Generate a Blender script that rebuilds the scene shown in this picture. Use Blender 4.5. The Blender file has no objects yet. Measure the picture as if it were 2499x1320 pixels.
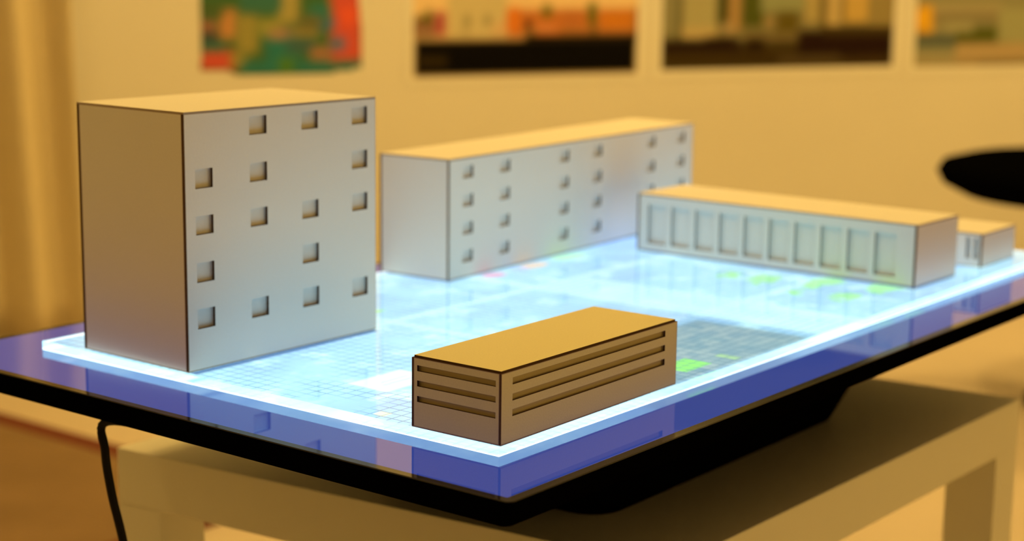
import bpy, bmesh, math, random
from mathutils import Vector, Matrix
random.seed(4)
sc = bpy.context.scene
C = sc.collection
R = math.radians

# ------------------------------------------------------------------ camera
CAM_Z = 0.890
PITCH, ROLL, FPX = 0.182426, 0.012366, 4213.4
cam_d = bpy.data.cameras.new('camera')
cam = bpy.data.objects.new('camera', cam_d)
C.objects.link(cam)
fw = Vector((0, math.cos(PITCH), -math.sin(PITCH)))
rt = Vector((1, 0, 0))
up = rt.cross(fw)
r2 = rt * math.cos(ROLL) + up * math.sin(ROLL)
u2 = -rt * math.sin(ROLL) + up * math.cos(ROLL)
M = Matrix((r2, u2, -fw)).transposed().to_4x4()
M.translation = Vector((0, 0, CAM_Z))
cam.matrix_world = M
cam_d.sensor_width = 36.0
cam_d.lens = FPX / 2499 * 36.0
cam_d.clip_start = 0.01
cam_d.dof.use_dof = True
cam_d.dof.focus_distance = 1.14
cam_d.dof.aperture_fstop = 5.0
sc.camera = cam

# ------------------------------------------------------------------ world, lamps, exposure
sc.view_settings.view_transform = 'Standard'
sc.view_settings.look = 'None'
sc.view_settings.gamma = 1.0
sc.view_settings.exposure = 0.0
sc.view_settings.use_curve_mapping = False
sc.cycles.use_denoising = True
sc.cycles.max_bounces = 10
sc.cycles.transmission_bounces = 8
sc.cycles.sample_clamp_indirect = 6.0

wd = bpy.data.worlds.new('world')
sc.world = wd
wd.use_nodes = True
wd.node_tree.nodes['Background'].inputs[0].default_value = (1.0, 0.58, 0.15, 1)
wd.node_tree.nodes['Background'].inputs[1].default_value = 0.11

WARM = (1.0, 0.625, 0.165)
def point_lamp(name, loc, power, radius):
    l = bpy.data.lights.new(name, 'POINT')
    l.energy = power; l.color = WARM; l.shadow_soft_size = radius
    o = bpy.data.objects.new(name, l); C.objects.link(o); o.location = loc
    return o
def area_lamp(name, loc, rot, sx, sy, power):
    l = bpy.data.lights.new(name, 'AREA'); l.shape = 'RECTANGLE'
    l.size = sx; l.size_y = sy; l.energy = power; l.color = WARM
    o = bpy.data.objects.new(name, l); C.objects.link(o)
    o.location = loc; o.rotation_euler = rot
    return o

# ------------------------------------------------------------------ frames of reference
OX, OY, YAW = -0.00695, 1.06123, R(52.3515)     # near corner of the acrylic sheet
ZP = 0.5802                                     # top of the acrylic sheet above the floor
T = 0.0068                                      # its thickness
def LW(a, b, z=0.0):
    c, s = math.cos(YAW), math.sin(YAW)
    return Vector((OX + c * a - s * b, OY + s * a + c * b, z))
WY, WA = 4.34, R(25)                            # the far wall, turned 25 degrees
def WL(s, off=0.0, z=0.0):                      # s along the wall, off towards the room
    c, n = math.cos(WA), math.sin(WA)
    return Vector((s * c + off * n, WY + s * n - off * c, z))

key = point_lamp('unseen_ceiling_lamp', LW(-0.25, 1.15, 2.42), 21, 0.05)
point_lamp('unseen_ceiling_lamp', WL(-0.35, 1.35, 2.50), 60, 0.06)  # added to light the far wall evenly, no known fixture
point_lamp('unseen_ceiling_lamp', WL(2.0, 1.35, 2.50), 70, 0.06)  # likewise added, brightens the right stretch of the far wall
side = area_lamp('added_side_fill', (2.4, 0.1, 0.42), (R(90), 0, R(60)), 1.2, 0.6, 11)  # added soft fill for table front and right-hand faces, no known source

# ------------------------------------------------------------------ helpers
def lin(r, g, b):
    f = lambda v: (v / 255 / 12.92) if v / 255 <= 0.04045 else ((v / 255 + 0.055) / 1.055) ** 2.4
    return (f(r), f(g), f(b), 1.0)
def mat(name, color, rough=0.6, spec=0.3, noise=0.0, nscale=60.0, metallic=0.0, bump=0.0):
    m = bpy.data.materials.new(name); m.use_nodes = True
    nt = m.node_tree; p = nt.nodes['Principled BSDF']
    p.inputs['Roughness'].default_value = rough
    p.inputs['Specular IOR Level'].default_value = spec
    p.inputs['Metallic'].default_value = metallic
    p.inputs['Base Color'].default_value = color
    if noise or bump:
        tc = nt.nodes.new('ShaderNodeTexCoord'); n = nt.nodes.new('ShaderNodeTexNoise')
        n.inputs['Scale'].default_value = nscale; n.inputs['Detail'].default_value = 4
        nt.links.new(tc.outputs['Object'], n.inputs['Vector'])
        if noise:
            mx = nt.nodes.new('ShaderNodeMix'); mx.data_type = 'RGBA'
            mx.inputs[6].default_value = color
            mx.inputs[7].default_value = tuple(c * (1 - noise) for c in color[:3]) + (1,)
            nt.links.new(n.outputs['Fac'], mx.inputs[0]); nt.links.new(mx.outputs[2], p.inputs['Base Color'])
        if bump:
            b = nt.nodes.new('ShaderNodeBump'); b.inputs['Strength'].default_value = bump
            b.inputs['Distance'].default_value = 0.002
            nt.links.new(n.outputs['Fac'], b.inputs['Height']); nt.links.new(b.outputs['Normal'], p.inputs['Normal'])
    return m
def obj(name, bm, mats, parent=None, smooth=False, bevel=0.0):
    if bevel:
        bmesh.ops.bevel(bm, geom=bm.edges[:], offset=bevel, segments=2, affect='EDGES', profile=0.5)
    bmesh.ops.recalc_face_normals(bm, faces=bm.faces[:])
    me = bpy.data.meshes.new(name); bm.to_mesh(me); bm.free()
    for m in (mats if isinstance(mats, (list, tuple)) else [mats]): me.materials.append(m)
    if smooth:
        for p in me.polygons: p.use_smooth = True
    o = bpy.data.objects.new(name, me); C.objects.link(o)
    if parent: o.parent = parent
    return o
def tag(o, label=None, cat=None, group=None, kind=None):
    if label: o['label'] = label
    if cat: o['category'] = cat
    if group: o['group'] = group
    if kind: o['kind'] = kind
    return o
def thing(name, label, cat, loc=(0, 0, 0), rz=0.0, group=None):
    o = bpy.data.objects.new(name, None); C.objects.link(o)
    o.empty_display_size = 0.05
    o.location = loc; o.rotation_euler = (0, 0, rz)
    return tag(o, label, cat, group)
def add_box(bm, x0, x1, y0, y1, z0, z1, mi=0):
    v = [bm.verts.new(p) for p in ((x0,y0,z0),(x1,y0,z0),(x1,y1,z0),(x0,y1,z0),(x0,y0,z1),(x1,y0,z1),(x1,y1,z1),(x0,y1,z1))]
    for f in ((0,3,2,1),(4,5,6,7),(0,1,5,4),(1,2,6,5),(2,3,7,6),(3,0,4,7)):
        bm.faces.new([v[i] for i in f]).material_index = mi
def box_bm(*a):
    bm = bmesh.new(); add_box(bm, *a); return bm
def prism_bm(pts, z0, z1):
    bm = bmesh.new()
    a = [bm.verts.new((p[0], p[1], z0)) for p in pts]; b = [bm.verts.new((p[0], p[1], z1)) for p in pts]
    bm.faces.new(a[::-1]); bm.faces.new(b)
    for i in range(len(pts)):
        j = (i + 1) % len(pts); bm.faces.new((a[i], a[j], b[j], b[i]))
    return bm
def rrect(x0, x1, y0, y1, r, n=5):
    out = []
    for cx, cy, a0 in ((x1-r, y0+r, -90), (x1-r, y1-r, 0), (x0+r, y1-r, 90), (x0+r, y0+r, 180)):
        for k in range(n + 1):
            a = R(a0 + 90 * k / n); out.append((cx + r * math.cos(a), cy + r * math.sin(a)))
    return out
def lathe_bm(prof, n=40):
    bm = bmesh.new(); rings = []
    for r, z in prof:
        if r < 1e-6: rings.append([bm.verts.new((0, 0, z))])
        else: rings.append([bm.verts.new((r * math.cos(2*math.pi*k/n), r * math.sin(2*math.pi*k/n), z)) for k in range(n)])
    for a, b in zip(rings, rings[1:]):
        for k in range(n):
            j = (k + 1) % n
            if len(a) == 1 and len(b) == 1: continue
            if len(a) == 1: bm.faces.new((a[0], b[j], b[k]))
            elif len(b) == 1: bm.faces.new((a[k], a[j], b[0]))
            else: bm.faces.new((a[k], a[j], b[j], b[k]))
    return bm
def tube_bm(pts, rad, n=10, sub=8):
    P = [Vector(p) for p in pts]; Q = []
    for i in range(len(P) - 1):
        p0, p1, p2, p3 = P[max(i-1,0)], P[i], P[i+1], P[min(i+2,len(P)-1)]
        for k in range(sub):
            t = k / sub
            Q.append(0.5*((2*p1)+(p2-p0)*t+(2*p0-5*p1+4*p2-p3)*t*t+(3*p1-p0-3*p2+p3)*t**3))
    Q.append(P[-1])
    bm = bmesh.new(); rings = []
    for i, q in enumerate(Q):
        d = (Q[min(i+1,len(Q)-1)] - Q[max(i-1,0)]).normalized()
        a = d.cross(Vector((0.31, 0.2, 0.93))).normalized(); b = d.cross(a)
        rings.append([bm.verts.new(q + rad*(a*math.cos(2*math.pi*k/n)+b*math.sin(2*math.pi*k/n))) for k in range(n)])
    for a, b in zip(rings, rings[1:]):
        for k in range(n):
            bm.faces.new((a[k], a[(k+1)%n], b[(k+1)%n], b[k]))
    bm.faces.new(rings[0]); bm.faces.new(rings[-1][::-1])
    return bm

# ------------------------------------------------------------------ materials
wall_m = mat('wall_paint', (0.80, 0.78, 0.72, 1), 0.9, 0.1, 0.05, 3.0)
ceil_m = mat('ceiling_paint', (0.80, 0.78, 0.74, 1), 0.9, 0.1)
floor_m = mat('floor_lino', (0.72, 0.62, 0.50, 1), 0.45, 0.3, 0.22, 2.2)
board_m = mat('white_model_board', (0.90, 0.885, 0.86, 1), 0.85, 0.12, 0.05, 500.0, bump=0.08)
burn_m = mat('laser_burnt_edge', (0.10, 0.055, 0.03, 1), 0.8, 0.1)
kraft_m = mat('kraft_model_board', (0.84, 0.79, 0.50, 1), 0.9, 0.08, 0.12, 700.0, bump=0.08)
inner_m = mat('inner_grey_card', (0.58, 0.49, 0.30, 1), 0.9, 0.1)
edge_m = mat('cut_board_edge', (0.42, 0.34, 0.26, 1), 0.85, 0.1)
table_m = mat('white_lacquer', (0.84, 0.81, 0.70, 1), 0.5, 0.25)
black_m = mat('black_gloss_plastic', (0.006, 0.006, 0.006, 1), 0.10, 0.5)
blackmatt_m = mat('black_matt_plastic', (0.0012, 0.001, 0.001, 1), 0.8, 0.0)
rubber_m = mat('black_rubber', (0.006, 0.005, 0.005, 1), 0.7, 0.2)
seat_m = mat('black_upholstery', (0.0015, 0.0015, 0.0015, 1), 0.9, 0.0, 0.3, 300.0)
curtain_m = mat('curtain_cloth', (0.74, 0.64, 0.42, 1), 0.9, 0.1, 0.08, 30.0)
paper_m = mat('poster_paper', (0.84, 0.83, 0.78, 1), 0.7, 0.2)
red_m = mat('dark_red_border', (0.16, 0.05, 0.03, 1), 0.9, 0.1)
rug_m = mat('brown_rug', (0.30, 0.20, 0.11, 1), 0.95, 0.05, 0.35, 6.0)
socket_m = mat('brown_plastic', (0.22, 0.13, 0.06, 1), 0.5, 0.3)

glass_m = bpy.data.materials.new('clear_acrylic'); glass_m.use_nodes = True
_p = glass_m.node_tree.nodes['Principled BSDF']
_p.inputs['Base Color'].default_value = (0.97, 0.99, 1.0, 1)
_p.inputs['Transmission Weight'].default_value = 1.0
_p.inputs['Roughness'].default_value = 0.0
_p.inputs['IOR'].default_value = 1.49
frost_m = bpy.data.materials.new('saw_cut_acrylic_edge'); frost_m.use_nodes = True
_p = frost_m.node_tree.nodes['Principled BSDF']
_p.inputs['Base Color'].default_value = (0.97, 0.99, 1.0, 1)
_p.inputs['Transmission Weight'].default_value = 1.0
_p.inputs['Roughness'].default_value = 0.25
_p.inputs['IOR'].default_value = 1.49

# ------------------------------------------------------------------ the setting
S0, S1, DEPTH, CH = -4.2, 4.6, 6.5, 2.7
def strip(name, pts, m):
    bm = bmesh.new(); bm.faces.new([bm.verts.new(p) for p in pts])
    me = bpy.data.meshes.new(name); bm.to_mesh(me); bm.free(); me.materials.append(m)
    o = bpy.data.objects.new(name, me); C.objects.link(o); o['kind'] = 'structure'
    return o
strip('floor', [WL(S0, 0, 0), WL(S0, DEPTH, 0), WL(S1, DEPTH, 0), WL(S1, 0, 0)], floor_m)
strip('ceiling', [WL(S0, 0, CH), WL(S1, 0, CH), WL(S1, DEPTH, CH), WL(S0, DEPTH, CH)], ceil_m)
strip('wall_back', [WL(S0, 0, 0), WL(S1, 0, 0), WL(S1, 0, CH), WL(S0, 0, CH)], wall_m)
strip('wall_left', [WL(S0, DEPTH, 0), WL(S0, 0, 0), WL(S0, 0, CH), WL(S0, DEPTH, CH)], wall_m)
strip('wall_right', [WL(S1, 0, 0), WL(S1, DEPTH, 0), WL(S1, DEPTH, CH), WL(S1, 0, CH)], wall_m)

# ------------------------------------------------------------------ table
tz = ZP - 0.42 * 0.31
TL, TN, TR = (0.1284, 0.5343), (0.1865, -0.0139), (0.8289, -0.0238)
TB = (TL[0] + TR[0] - TN[0], TL[1] + TR[1] - TN[1])
TTH = 0.051
table = thing('side_table', 'plain white low table with thick top and square legs under the television', 'table', LW(0, 0, 0), YAW)
obj('tabletop', prism_bm([TN, TR, TB, TL], tz - TTH, tz), table_m, table, bevel=0.0012)
ctr = Vector((sum(p[0] for p in (TL, TN, TR, TB)) / 4, sum(p[1] for p in (TL, TN, TR, TB)) / 4))
for i, (p, q, s) in enumerate(((TN, TR, TL), (TR, TB, TN), (TB, TL, TR), (TL, TN, TB))):
    p = Vector(p); e = (Vector(q) - p).normalized() * 0.05; g = (Vector(s) - p).normalized() * 0.05
    k = 0.0006 * (ctr - p).normalized(); p = p + k
    obj('leg', prism_bm([p, p + e, p + e + g, p + g], 0.0, tz - TTH), table_m, table)

# ------------------------------------------------------------------ television lying face up
PL, PW = 0.95, 0.4639
TX0, TX1, TY0, TY1 = -0.0698, 0.990, -0.0636, 0.5265
SX0, SX1, SY0, SY1 = -0.0630, 0.983, -0.0560, 0.5180
zs = ZP - T                                      # level of the screen glass
tv = thing('television', 'black flat television lying face up, its lit screen showing a pale blue map', 'television', LW(0, 0, 0), YAW)
bm = bmesh.new()
# bezel ring: outer loop, inner loop, rounded outer edge, thin side
def loop(x0, x1, y0, y1, r, z): return [bm.verts.new((p[0], p[1], z)) for p in rrect(x0, x1, y0, y1, r, 6)]
loops = [loop(SX0, SX1, SY0, SY1, 0.0008, zs - 0.004), loop(SX0, SX1, SY0, SY1, 0.0008, zs + 0.0001),
         loop(TX0+.0008, TX1-.0008, TY0+.0008, TY1-.0008, 0.0040, zs + 0.0001), loop(TX0+.0002, TX1-.0002, TY0+.0002, TY1-.0002, 0.0044, zs - 0.0005),
         loop(TX0, TX1, TY0, TY1, 0.0045, zs - 0.0012), loop(TX0, TX1, TY0, TY1, 0.0045, zs - 0.009), loop(TX0+.012, TX1-.012, TY0+.012, TY1-.012, 0.006, zs - 0.021)]
for a, b in zip(loops, loops[1:]):
    for k in range(len(a)):
        j = (k + 1) % len(a); bm.faces.new((a[k], a[j], b[j], b[k]))
for f in bm.faces:
    f.material_index = 0 if max(v.co.z for v in f.verts) > zs - 0.0003 else 1
obj('bezel', bm, [black_m, blackmatt_m], tv)
bm = bmesh.new()
def ring(x0, x1, y0, y1, r, z): return [bm.verts.new((p[0], p[1], z)) for p in rrect(x0, x1, y0, y1, r, 5)]
rs = [ring(TX0+.013, TX1-.013, TY0+.013, TY1-.013, .006, zs-.020), ring(TX0+.03, TX1-.03, TY0+.03, TY1-.03, .01, zs-.028),
      ring(TX0+.20, TX1-.26, TY0+.13, TY1-.19, .03, zs-.040), ring(TX0+.31, TX1-.34, TY0+.15, TY1-.22, .03, tz+.0003)]
bm.faces.new(rs[0]); bm.faces.new(rs[-1][::-1])
for a, b in zip(rs, rs[1:]):
    for k in range(len(a)):
        j = (k + 1) % len(a); bm.faces.new((a[k], a[j], b[j], b[k]))
obj('back_housing', bm, blackmatt_m, tv)

# the picture on the screen: a node-built map
scr = bpy.data.materials.new('lit_map_screen'); scr.use_nodes = True
nt = scr.node_tree; N = nt.nodes; Lk = nt.links
pb = N['Principled BSDF']
pb.inputs['Base Color'].default_value = (0.004, 0.004, 0.005, 1)
pb.inputs['Roughness'].default_value = 0.02
pb.inputs['Specular IOR Level'].default_value = 0.5
tc = N.new('ShaderNodeTexCoord'); sep = N.new('ShaderNodeSeparateXYZ')
Lk.new(tc.outputs['Object'], sep.inputs[0])
def put(sock, v):
    if isinstance(v, (int, float)): sock.default_value = v
    else: Lk.new(v, sock)
def mth(op, a, b=0.0, c=0.0):
    n = N.new('ShaderNodeMath'); n.operation = op
    put(n.inputs[0], a); put(n.inputs[1], b); put(n.inputs[2], c)
    return n.outputs[0]
def sstep(a, lo, hi):
    n = N.new('ShaderNodeMapRange'); n.interpolation_type = 'SMOOTHSTEP'
    put(n.inputs[0], a); n.inputs[1].default_value = lo; n.inputs[2].default_value = hi
    return n.outputs[0]
def mixc(f, a, b):
    n = N.new('ShaderNodeMix'); n.data_type = 'RGBA'; put(n.inputs[0], f)
    for s, v in ((n.inputs[6], a), (n.inputs[7], b)):
        if isinstance(v, tuple): s.default_value = v if len(v) == 4 else v + (1,)
        else: Lk.new(v, s)
    return n.outputs[2]
X, Y = sep.outputs[0], sep.outputs[1]
def rect(x0, x1, y0, y1, soft=0.0006):
    a = mth('MULTIPLY', sstep(X, x0 - soft, x0 + soft), sstep(X, x1 + soft, x1 - soft) if False else mth('SUBTRACT', 1.0, sstep(X, x1 - soft, x1 + soft)))
    b = mth('MULTIPLY', sstep(Y, y0 - soft, y0 + soft), mth('SUBTRACT', 1.0, sstep(Y, y1 - soft, y1 + soft)))
    return mth('MULTIPLY', a, b)
def rot_rect(ox, oy, ang, L, W, soft=0.0008):
    c, s = math.cos(ang), math.sin(ang)
    dx = mth('SUBTRACT', X, ox); dy = mth('SUBTRACT', Y, oy)
    u = mth('ADD', mth('MULTIPLY', dx, c), mth('MULTIPLY', dy, s))
    v = mth('SUBTRACT', mth('MULTIPLY', dy, c), mth('MULTIPLY', dx, s))
    r = None
    for w, hi in ((u, L), (v, W)):
        k = mth('MULTIPLY', sstep(w, -soft, soft), mth('SUBTRACT', 1.0, sstep(w, hi - soft, hi + soft)))
        r = k if r is None else mth('MULTIPLY', r, k)
    return r
def ellipse(cx, cy, rx, ry, soft=0.6):
    a = mth('POWER', mth('DIVIDE', mth('SUBTRACT', X, cx), rx), 2.0)
    b = mth('POWER', mth('DIVIDE', mth('SUBTRACT', Y, cy), ry), 2.0)
    # powers of negatives are undefined in the node, so square by multiplication
    dx = mth('DIVIDE', mth('SUBTRACT', X, cx), rx); dy = mth('DIVIDE', mth('SUBTRACT', Y, cy), ry)
    d = mth('ADD', mth('MULTIPLY', dx, dx), mth('MULTIPLY', dy, dy))
    return mth('SUBTRACT', 1.0, sstep(d, 1.0 - soft, 1.0 + soft * 0.5))
def noise(scale, detail=2.0, vec=None, seed=0.0):
    mp = N.new('ShaderNodeMapping'); mp.inputs['Location'].default_value = (seed, seed * 1.7, 0)
    Lk.new(vec or tc.outputs['Object'], mp.inputs[0])
    n = N.new('ShaderNodeTexNoise'); n.inputs['Scale'].default_value = scale; n.inputs['Detail'].default_value = detail
    Lk.new(mp.outputs[0], n.inputs['Vector']); return n.outputs['Fac']
CELL = 0.0100
cx = mth('FLOOR', mth('DIVIDE', X, CELL)); cy = mth('FLOOR', mth('DIVIDE', Y, CELL))
cmb = N.new('ShaderNodeCombineXYZ'); Lk.new(cx, cmb.inputs[0]); Lk.new(cy, cmb.inputs[1])
wn = N.new('ShaderNodeTexWhiteNoise'); wn.noise_dimensions = '2D'; Lk.new(cmb.outputs[0], wn.inputs['Vector'])
big = noise(7.0, 2.0, seed=3.1); mid = noise(26.0, 3.0, seed=8.3); fine = noise(120.0, 2.0, seed=1.3)
PALE, WHITE, BLUE = (0.37, 0.68, 0.80), (0.52, 0.84, 0.90), (0.29, 0.53, 0.80)
col = mixc(sstep(big, 0.36, 0.62), BLUE, PALE)
col = mixc(sstep(mid, 0.52, 0.66), col, WHITE)
col = mixc(mth('MULTIPLY', wn.outputs['Value'], 0.45), col, (0.30, 0.60, 0.74))
col = mixc(mth('MULTIPLY', sstep(fine, 0.55, 0.75), 0.30), col, (0.28, 0.50, 0.62))
# white streets
for a in ((0.0, PL, 0.300, 0.312), (0.235, 0.247, 0.0, PW), (0.435, 0.452, 0.0, PW), (0.43, PL, 0.115, 0.128), (0.45, 0.52, 0.0, 0.30)):
    col = mixc(mth('MULTIPLY', rect(*a, soft=0.004), 0.75), col, WHITE)
# court with drawn blocks near the front
col = mixc(rect(0.060, 0.118, 0.150, 0.188, 0.003), col, (0.66, 0.92, 0.98))
for a in ((0.074, 0.104, 0.163, 0.1665), (0.078, 0.108, 0.1700, 0.1725)):
    col = mixc(mth('MULTIPLY', rect(*a), 0.45), col, (0.42, 0.62, 0.70))
# dense grey quarter beside the small brown model
grey = rect(0.205, 0.420, 0.004, 0.112, 0.006)
col = mixc(mth('MULTIPLY', grey, 0.85), col, mixc(wn.outputs['Value'], (0.17, 0.29, 0.33), (0.32, 0.42, 0.40)))
GREEN = (0.30, 0.78, 0.22)
wob = mth('MULTIPLY', mth('SUBTRACT', noise(45.0, 2.0, seed=5.0), 0.5), 0.05)
Xs, Ys = X, Y
X, Y = mth('ADD', X, wob), mth('ADD', Y, mth('MULTIPLY', wob, 0.8))
for e in ((0.622, 0.200, 0.020, 0.012), (0.628, 0.165, 0.026, 0.016), (0.648, 0.112, 0.036, 0.016), (0.588, 0.106, 0.012, 0.009),
          (0.600, 0.062, 0.026, 0.012), (0.66, 0.05, 0.03, 0.015), (0.262, 0.342, 0.012, 0.006)):
    col = mixc(mth('MULTIPLY', ellipse(*e), 0.85), col, GREEN)
X, Y = Xs, Ys
col = mixc(mth('MULTIPLY', rect(0.252, 0.290, 0.018, 0.043), 0.95), col, (0.28, 0.80, 0.18))
col = mixc(mth('MULTIPLY', rect(0.312, 0.322, 0.010, 0.030), 0.6), col, (0.42, 0.72, 0.25))
col = mixc(mth('MULTIPLY', rect(0.010, 0.020, 0.108, 0.118), 0.6), col, (0.95, 1.0, 0.50))
# coloured quarters in front of the long white model
for e, c in (((0.468, 0.374, 0.016, 0.010), (0.85, 0.22, 0.42)), ((0.535, 0.376, 0.022, 0.010), (1.0, 0.55, 0.25)),
             ((0.508, 0.374, 0.012, 0.010), (0.35, 0.50, 1.1)), ((0.60, 0.378, 0.03, 0.014), (0.45, 0.9, 0.45)),
             ((0.72, 0.378, 0.07, 0.030), (0.26, 0.48, 0.95)), ((0.80, 0.42, 0.05, 0.02), (0.9, 0.35, 0.35)),
             ((0.60, 0.345, 0.02, 0.014), (0.30, 0.60, 1.0))):
    col = mixc(mth('MULTIPLY', ellipse(*e), 0.75), col, c)
# grid lines
def line(v, w):
    f = mth('FRACT', mth('DIVIDE', v, CELL)); d = mth('ABSOLUTE', mth('SUBTRACT', f, 0.5))
    return sstep(d, 0.5 - w, 0.5 - w * 0.4)
gl = mth('MAXIMUM', line(X, 0.085), line(Y, 0.075))
vis = mth('MULTIPLY', sstep(noise(16.0, 3.0, seed=2.2), 0.30, 0.52), 0.78)
vis = mth('MAXIMUM', vis, mth('MULTIPLY', grey, 0.6))
vis = mth('MULTIPLY', vis, mth('SUBTRACT', 1.0, rect(0.060, 0.118, 0.150, 0.188, 0.003)))
col = mixc(mth('MULTIPLY', gl, vis), col, (0.09, 0.21, 0.29))
# dark plots under the models
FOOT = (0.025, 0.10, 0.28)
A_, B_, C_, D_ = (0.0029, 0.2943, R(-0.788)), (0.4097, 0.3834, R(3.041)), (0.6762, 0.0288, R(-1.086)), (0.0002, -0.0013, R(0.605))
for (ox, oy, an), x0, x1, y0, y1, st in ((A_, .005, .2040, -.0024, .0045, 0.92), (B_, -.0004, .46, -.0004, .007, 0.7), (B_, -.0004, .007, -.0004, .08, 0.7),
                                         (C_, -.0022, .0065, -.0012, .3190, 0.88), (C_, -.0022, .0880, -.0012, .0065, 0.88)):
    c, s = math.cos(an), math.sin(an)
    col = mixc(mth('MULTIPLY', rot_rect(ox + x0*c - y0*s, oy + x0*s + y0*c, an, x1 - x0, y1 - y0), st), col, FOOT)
inside = rect(0.0025, PL - 0.0025, 0.0025, PW - 0.0025, 0.0004)
edgew = mth('MULTIPLY', rect(-0.0004, PL, -0.0004, PW, 0.0003), mth('SUBTRACT', 1.0, inside))
col = mixc(edgew, col, (1.0, 1.2, 1.25))
onplate = rect(-0.0004, PL, -0.0004, PW, 0.0003)
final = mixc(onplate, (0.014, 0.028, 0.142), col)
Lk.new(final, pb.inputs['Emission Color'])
pb.inputs['Emission Strength'].default_value = 1.9
bm = bmesh.new(); add_box(bm, SX0, SX1, SY0, SY1, zs - 0.006, zs)
tag(obj('screen', bm, scr, tv), 'glowing screen with a pale blue gridded map and dark blue margin')

# clear acrylic sheet on the screen
bm = bmesh.new(); add_box(bm, 0, PL, 0, PW, zs + 0.00001, ZP)
for f in bm.faces:
    f.normal_update(); f.material_index = 0 if abs(f.normal.z) > 0.5 else 1
bmesh.ops.delete(bm, geom=[f for f in bm.faces if f.normal.z < -.5], context='FACES_ONLY')
sheet = obj('acrylic_sheet', bm, [glass_m, frost_m])
sheet.location = LW(0, 0, 0); sheet.rotation_euler = (0, 0, YAW)
tag(sheet, 'large clear acrylic sheet lying on the lit screen under the white models', 'acrylic sheet')

# ------------------------------------------------------------------ models
TH = 0.0020
def facade(name, parent, length, height, holes, M4, th=TH, winname='window', deep=.0012, inner=None, board=None):
    """panel in local x (along) / z (up), outer face at y=0, thickness towards +y, cut openings"""
    ob, oz = .0005, .0004
    xs = sorted({0.0, ob, length - ob, length, *[h[0] for h in holes], *[h[1] for h in holes]})
    zz = sorted({0.0, oz, height - oz, height, *[h[2] for h in holes], *[h[3] for h in holes]})
    inh = lambda x, z: any(h[0] < x < h[1] and h[2] < z < h[3] for h in holes)
    bm = bmesh.new()
    V = {}
    def vert(i, j, k):
        if (i, j, k) not in V: V[(i, j, k)] = bm.verts.new((xs[i], k * th, zz[j]))
        return V[(i, j, k)]
    solid = [[not inh((xs[i]+xs[i+1])/2, (zz[j]+zz[j+1])/2) for j in range(len(zz)-1)] for i in range(len(xs)-1)]
    S = lambda i, j: 0 <= i < len(xs)-1 and 0 <= j < len(zz)-1 and solid[i][j]
    for i in range(len(xs)-1):
        for j in range(len(zz)-1):
            if not S(i, j): continue
            f = bm.faces.new((vert(i,j,0), vert(i+1,j,0), vert(i+1,j+1,0), vert(i,j+1,0)))
            if i in (0, len(xs)-2) or j in (0, len(zz)-2): f.material_index = 2
            bm.faces.new((vert(i,j,1), vert(i,j+1,1), vert(i+1,j+1,1), vert(i+1,j,1)))
            for di, dj, a, b in ((-1,0,(i,j),(i,j+1)), (1,0,(i+1,j),(i+1,j+1)), (0,-1,(i,j),(i+1,j)), (0,1,(i,j+1),(i+1,j+1))):
                if not S(i+di, j+dj):
                    f = bm.faces.new((vert(*a,0), vert(*b,0), vert(*b,1), vert(*a,1)))
                    f.material_index = 1
    o = obj(name, bm, [board or board_m, burn_m, edge_m], parent)
    o.matrix_local = M4
    for h in holes:
        # a niche: four short reveals and a back panel behind the opening
        x0, x1, z0, z1, y0, y1, e = h[0]-.0003, h[1]+.0003, h[2]-.0003, h[3]+.0003, th + .00002, th + deep, .0005
        bm = bmesh.new()
        add_box(bm, x0 - e, x1 + e, y1, y1 + e, z0 - e, z1 + e)
        add_box(bm, x0 - e, x0, y0, y1, z0, z1); add_box(bm, x1, x1 + e, y0, y1, z0, z1)
        add_box(bm, x0 - e, x1 + e, y0, y1, z0 - e, z0); add_box(bm, x0 - e, x1 + e, y0, y1, z1, z1 + e)
        obj(winname, bm, inner or board_m, o)
    return o
def model(label, place, L, W, H, rh, lh, name='building_model', roof_m=None, group=None, th=TH, winname='window', roof_in=0.0, deep=.0012, inner=None, board=None):
    board = board or board_m
    ox, oy, an = place
    root = thing(name, label, 'building model', LW(ox, oy, ZP + 0.0002), YAW + an, group)
    rt_ = 0.0015; zb = 0.0006
    Hp = H - rt_ - zb
    I = Matrix.Translation((0, 0, zb))
    rh = [(a, b, c - zb, d - zb) for a, b, c, d in rh]; lh = [(a, b, c - zb, d - zb) for a, b, c, d in lh]
    obj('base_plate', box_bm(0, L, 0, W, 0, zb), edge_m, root)
    # face along +x seen from -y ; face along +y seen from -x
    facade('facade', root, L, Hp, rh, I, th, winname, deep, inner, board)
    ML = Matrix.Translation((0, W - th, zb)) @ Matrix.Rotation(R(-90), 4, 'Z')
    facade('facade', root, W - 2 * th, Hp, [(W - th - h[1] - th + th, W - th - h[0], h[2], h[3]) for h in lh], ML, th, winname, deep, inner, board)
    MB_ = Matrix.Translation((L, W, zb)) @ Matrix.Rotation(R(180), 4, 'Z')
    facade('facade', root, L, Hp, [], MB_, th, board=board)
    MR = Matrix.Translation((L, th, zb)) @ Matrix.Rotation(R(90), 4, 'Z')
    facade('facade', root, W - 2 * th, Hp, [], MR, th, board=board)
    bm = bmesh.new(); add_box(bm, roof_in, L - roof_in, roof_in, W - roof_in, H - rt_, H)
    for f in bm.faces:
        f.normal_update(); f.material_index = 0 if f.normal.z > 0.5 else 1
    obj('roof', bm, [roof_m or board, burn_m if roof_in else edge_m], root)
    return root
ac = ((.0097,.0267),(.0637,.0815),(.1184,.1363),(.1745,.1923))
ar = ((.172,.186),(.1363,.1507),(.1020,.1160),(.0664,.0812),(.0314,.0464))
miss = {(0,0),(1,2),(3,1),(3,3)}
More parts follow.
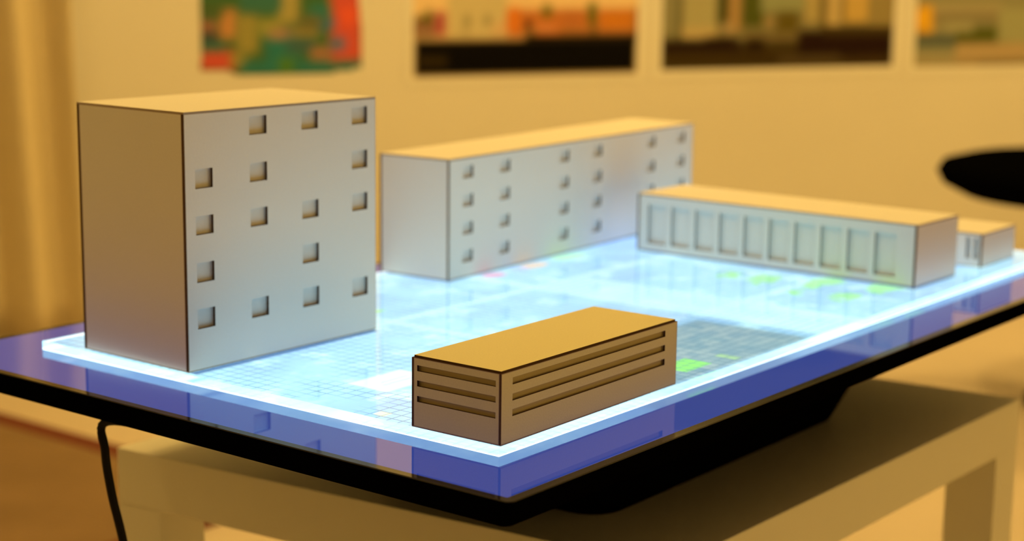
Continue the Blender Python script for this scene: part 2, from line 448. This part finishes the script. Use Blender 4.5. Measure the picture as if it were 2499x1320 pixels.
model('tall white model block with scattered square windows at the left, its side wall brown', A_, 0.2023, 0.1225, 0.193,
      [(c[0], c[1], r[0], r[1]) for i, r in enumerate(ar) for j, c in enumerate(ac) if (i, j) not in miss], [], th=0.0026)
model('long white model block with paired square windows, standing behind the tall one', B_, 0.4744, 0.0842, 0.1165,
      [(c-.0083, c+.0083, r-.0058, r+.0058) for c in (.0300,.0920,.2000,.2650,.3782,.4460) for r in (.1020,.0746,.0475,.0203)], [])
model('low white model hall with a row of ten tall windows, at the right', C_, 0.0897, 0.3212, 0.0604, [],
      [(.0208 + .0293*k, .0208 + .0293*k + .0228, .0080, .0490) for k in range(10)])
model('small brown model block with three rows of long slots, nearest at the front corner', D_, 0.2101, 0.0743, 0.0486,
      [(.0118, .1940, z, z+.0046) for z in (.0174, .0277, .0383)], [(.0045, .0697, z, z+.0040) for z in (.0175, .0280, .0383)],
      th=0.0016, winname='window_slot', roof_in=0.0012, deep=.0012, inner=inner_m, board=kraft_m)
model('smallest white model block with two narrow windows, behind the low hall at far right', (0.8221, 0.0237, R(0)), 0.085, 0.060, 0.0346, [],
      [(.0040, .0085, .0085, .0300), (.0125, .0170, .0085, .0300), (.035, .0395, .0085, .0300), (.0435, .048, .0085, .0300)])

# ------------------------------------------------------------------ cables
def TV(p):
    c, n = math.cos(YAW), math.sin(YAW); dx, dy = p[0] - OX, p[1] - OY
    return (c * dx + n * dy, -n * dx + c * dy, p[2])
obj('power_cable', tube_bm([(0.02, 0.245, zs-.030), (-0.03, 0.262, zs-.026)] + [TV(p) for p in ((-0.2975, 1.235, 0.545), (-0.3005, 1.236, 0.522), (-0.297, 1.238, 0.488), (-0.290, 1.240, 0.450), (-0.282, 1.243, 0.39), (-0.276, 1.25, 0.25), (-0.30, 1.27, 0.06), (-0.36, 1.33, 0.006), (-0.50, 1.50, 0.005))], 0.0033), rubber_m, tv, smooth=True)
# ------------------------------------------------------------------ rug
rugc = Vector((-0.35, 2.73))
rug = thing('rug', 'brown rug with a dark red border on the floor left of the table', 'rug', (rugc.x, rugc.y, 0), YAW)
obj('carpet', box_bm(-1.6, -0.05, 0.05, 1.05, 0.0003, 0.006), rug_m, rug)
obj('border', prism_bm([(-1.6, 0), (0, 0), (0, 1.05), (-0.05, 1.05), (-0.05, 0.05), (-1.6, 0.05)], 0.0003, 0.0066), red_m, rug)

# ------------------------------------------------------------------ stool
stool = thing('stool', 'black stool with wide cushioned seat standing before the wall at right', 'stool', (1.150, 3.41, 0), 0.0)
obj('seat', lathe_bm([(0, .412), (.17, .412), (.245, .424), (.288, .446), (.300, .468), (.290, .486), (.25, .497), (.15, .502), (0, .503)], 64), seat_m, stool, smooth=True)
obj('stem', lathe_bm([(0, .031), (.026, .031), (.026, .25), (.018, .25), (.018, .40), (.06, .408), (.06, .4115), (0, .4115)], 24), blackmatt_m, stool)
obj('base', lathe_bm([(0, 0), (.10, 0), (.10, .010), (.08, .018), (.03, .030), (0, .0305)], 40), blackmatt_m, stool)

# ------------------------------------------------------------------ curtain and socket
bm = bmesh.new(); nu, nv = 160, 30; G = []
s_a, s_b = -2.45, -1.105
for j in range(nv + 1):
    z = 0.03 + (2.5 - 0.03) * j / nv; row = []
    for i in range(nu + 1):
        t = i / nu; s = s_a + (s_b - s_a) * t
        ph = (s + 0.020 * (z - 0.4)) * 2 * math.pi / 0.125
        off = 0.085 + 0.030 * math.sin(ph) + 0.012 * math.sin(ph * 0.43 + 1.0)
        q = WL(s + 0.020 * (0.4 - z) * 1.0, off, z)
        row.append(bm.verts.new(q))
    G.append(row)
for j in range(nv):
    for i in range(nu): bm.faces.new((G[j][i], G[j][i+1], G[j+1][i+1], G[j+1][i]))
cu = obj('curtain', bm, curtain_m, smooth=True)
md = cu.modifiers.new('thickness', 'SOLIDIFY'); md.thickness = 0.003
tag(cu, 'beige curtain hanging in folds at the left of the poster wall', 'curtain')
so = thing('wall_outlet', 'brown wall outlet low on the wall beside the curtain', 'outlet', WL(-1.065, 0, 0), WA)
obj('plate', box_bm(-.035, .035, -.012, -.0005, .115, .20), socket_m, so, bevel=.003)
obj('socket_cover', box_bm(-.022, .022, -.02, -.0122, .13, .19), socket_m, so, bevel=.003)

# ------------------------------------------------------------------ posters
def poster(name, label, s0, s1, z0, z1, blobs, border, nx, nz, clip=None, base=(0.5, 0.5, 0.5), soft=0.020):
    root = thing(name, label, 'poster', WL(s0, 0, z0), WA, None)
    w, h = s1 - s0, z1 - z0
    if border:
        obj('paper_sheet', box_bm(-border, w + border, -.0022, -.0004, -border, h + border), paper_m, root)
    m = bpy.data.materials.new('printed_picture'); m.use_nodes = True
    p = m.node_tree.nodes['Principled BSDF']; p.inputs['Roughness'].default_value = 0.8
    p.inputs['Specular IOR Level'].default_value = 0.04
    at = m.node_tree.nodes.new('ShaderNodeVertexColor'); at.layer_name = 'ink'
    m.node_tree.links.new(at.outputs['Color'], p.inputs['Base Color'])
    bm = bmesh.new(); y = -0.0030 if border else -0.0016
    lay = bm.verts.layers.float_color.new('ink')
    g = {}
    keep = lambda u, v: clip is None or clip(u, v)
    for i in range(nx):
        for j in range(nz):
            if not keep((i + .5) / nx, (j + .5) / nz): continue
            c = []
            for a, b in ((i, j), (i+1, j), (i+1, j+1), (i, j+1)):
                if (a, b) not in g: g[(a, b)] = bm.verts.new((w * a / nx, y, h * b / nz))
                c.append(g[(a, b)])
            bm.faces.new(c)
    for (a, b), v in g.items():
        u, q = a / nx * w, b / nz * h
        colr = Vector(base)
        for x0, x1, y0, y1, c in blobs:        # soft-edged rectangles in metres from the lower left
            e = soft
            f = lambda t: max(0.0, min(1.0, t))
            k = f((u - x0) / e + .5) * f((x1 - u) / e + .5) * f((q - y0) / e + .5) * f((y1 - q) / e + .5)
            colr = colr.lerp(Vector(c), k)
        v[lay] = (*colr, 1)
    geo = bmesh.ops.extrude_face_region(bm, geom=bm.faces[:])
    bmesh.ops.translate(bm, verts=[e for e in geo['geom'] if isinstance(e, bmesh.types.BMVert)], vec=(0, 0.0006, 0))
    obj('printed_picture', bm, m, root)
    return root
def sc_(*c): return tuple(c)
K = (0.004, 0.0035, 0.003)
tops = 0.30
# 1: cut-out painting in greens and reds
RED, DG, TEAL, OL, BL, OR, BLK = (.62,.10,.08), (.06,.16,.07), (.03,.20,.22), (.32,.30,.10), (.03,.18,.38), (.55,.28,.12), (.06,.08,.10)
bl1 = [(0, .40, 0, .30, DG), (.0, .085, .012, .055, RED), (.075, .11, .02, .05, OL), (.10, .33, .0, .028, TEAL), (.16, .24, .01, .10, TEAL), (.19, .23, 0, .04, (.08,.22,.05)),
       (.0, .06, .06, .075, TEAL), (.0, .05, .075, .105, BLK), (.0, .04, .105, .125, (.42,.16,.14)), (.05, .09, .085, .15, OR), (.09, .14, .05, .14, OL), (.0, .06, .13, .165, (.08,.14,.06)),
       (.14, .20, .09, .13, (.30,.32,.10)), (.19, .24, .12, .20, (.40,.36,.14)), (.17, .22, .085, .105, (.40,.24,.20)), (.22, .29, .085, .11, (.28,.24,.10)), (.21, .28, .05, .08, (.06,.14,.16)),
       (.32, .40, .028, .30, RED), (.345, .385, .115, .155, (.80,.12,.06)), (.27, .32, .035, .06, (.40,.20,.14)), (.32, .355, .055, .085, BL), (.29, .33, .105, .13, BL), (.27, .32, .13, .16, TEAL),
       (.24, .30, .11, .135, (.16,.16,.08)), (.10, .2, .145, .2, (.05,.18,.16)), (.33, .40, .005, .027, TEAL), (.05, .3, .2, .3, OL), (.0, .05, .2, .3, RED)]
def clip1(u, v):
    x, z = u * .40, v * .30
    if z < .012 and x < .07: return False
    if z < .012 * (1 - min(1, max(0, (x - .06) / .03))): return False
    if z < .012 and x > .375: return False
    if z < .006 and x > .33: return False
    if x < .004 + .006 * v or x > .397 - .03 * max(0, v - .35): return False
    return True
poster('poster', 'unframed green, red and blue painting with an uneven lower edge', -0.803, -0.403, 0.600, 0.90, bl1, 0, 130, 100, clip1, DG, 0.026)
# 2: street of coloured houses over a black foreground
W2 = 0.620
bl2 = [(0, W2, .10, .30, (.86,.66,.40)), (0, .06, .10, .150, (.14,.10,.02)), (.0, .055, .10, .132, (.30,.17,.12)), (.03, .05, .13, .165, (.14,.14,.03)), (.055, .09, .10, .160, (.42,.10,.12)), (.09, .25, .095, .30, (.62,.56,.36)),
       (.135, .148, .125, .150, (.14,.14,.06)), (.19, .203, .125, .150, (.14,.14,.06)), (.13, .145, .105, .12, (.34,.30,.18)), (.21, .25, .095, .135, (.66,.50,.32)),
       (.25, .62, .095, .165, (.55,.20,.06)), (.25, .285, .11, .168, (.72,.22,.03)), (.298, .318, .115, .138, K), (.30, .33, .095, .115, (.22,.18,.08)), (.345, .375, .145, .172, (.12,.15,.02)), (.355, .365, .172, .182, (.12,.15,.02)),
       (.33, .385, .098, .125, (.62,.25,.11)), (.40, .46, .11, .160, (.48,.18,.06)), (.40, .62, .098, .112, (.36,.20,.08)), (.475, .50, .125, .182, (.08,.14,.02)), (.485, .50, .10, .13, (.12,.11,.03)), (.515, .61, .115, .160, (.60,.22,.03)), (.61, .62, .098, .17, (.25,.15,.05)),
       (0, W2, 0, .093, K), (.30, W2, .08, .102, K), (.01, .09, .025, .053, (.028,.020,.006))]
poster('poster', 'landscape photo of orange and white houses above a black foreground', -0.273, 0.347, 0.5855, 0.90, bl2, 0.017, 170, 90, None, (.86,.66,.40))
# 3: street scene
W3 = 0.735
bl3 = [(0, W3, .30, .96, (.05,.06,.05)), (.05, .22, .50, .58, (.30,.24,.18)), (.30, .60, .60, .80, (.03,.04,.06)), (0, W3, .07, .31, (.20,.19,.11)), (.0, .045, .09, .31, (.26,.26,.17)), (.045, .06, .07, .20, (.10,.10,.05)), (.06, .165, .10, .31, (.40,.39,.24)), (.06, .165, .08, .11, (.50,.42,.24)), (.165, .205, .12, .31, (.06,.07,.02)),
       (.20, .24, .10, .31, (.40,.27,.13)), (.185, .215, .09, .12, (.40,.32,.20)), (.24, .31, .11, .31, (.08,.10,.02)), (.30, .44, .15, .31, (.28,.32,.20)), (.31, .345, .11, .135, (.32,.25,.13)), (.35, .42, .09, .15, (.12,.10,.02)),
       (.44, .49, .12, .31, (.42,.36,.18)), (.49, .52, .10, .31, (.12,.10,.04)), (.51, .56, .11, .31, (.52,.42,.22)), (.56, .58, .12, .31, (.16,.13,.06)), (.57, .65, .12, .31, (.55,.40,.14)), (.65, W3, .10, .31, (.30,.25,.12)),
       (.25, .52, .065, .095, (.17,.14,.07)), (0, W3, 0, .068, (.045,.030,.008)), (.0, .24, .045, .078, (.020,.010,.008)), (.13, .22, .06, .085, (.022,.012,.008)), (.255, .315, .045, .08, (.022,.012,.006)), (.33, .46, .05, .07, (.06,.045,.016)), (.42, W3, .03, .10, (.020,.009,.007)), (.5, W3, .085, .11, (.05,.035,.012)), (.36, .56, .012, .032, (.08,.06,.03)), (.58, W3, .0, .02, (.05,.03,.012))]
poster('poster', 'street photo with pale columns over a dark road, second photo from the right', 0.420, 1.156, 0.592, 1.55, bl3, 0.022, 180, 200, None, (.2, .19, .11))
# 4: road with a yellow sign
W4 = 0.75
bl4 = [(0, W4, .0, .31, (.28,.28,.18)), (.0, .06, .09, .17, (.72,.42,.04)), (.0, .04, .12, .15, (.85,.50,.03)), (.06, .30, .12, .16, (.24,.22,.14)), (.06, .30, .15, .18, (.36,.33,.22)), (.06, .75, .18, .31, (.26,.27,.16)), (.0, .16, .04, .09, (.10,.13,.12)), (.14, .34, .05, .11, (.09,.11,.02)), (.10, .20, .095, .125, (.34,.34,.22)),
       (.29, .75, .06, .16, (.34,.36,.22)), (.0, .75, .0, .04, (.36,.33,.22)), (.14, .75, .02, .062, (.46,.36,.22)), (.15, .75, .0, .02, (.38,.30,.18)), (.22, .5, .0, .010, (.18,.15,.08)), (.0, .14, .035, .055, (.26,.28,.20))]
poster('poster', 'rightmost photo, a road scene with a yellow patch, cut by the picture edge', 1.232, 1.98, 0.588, 0.90, bl4, 0.022, 180, 90, None, (.3, .3, .2))
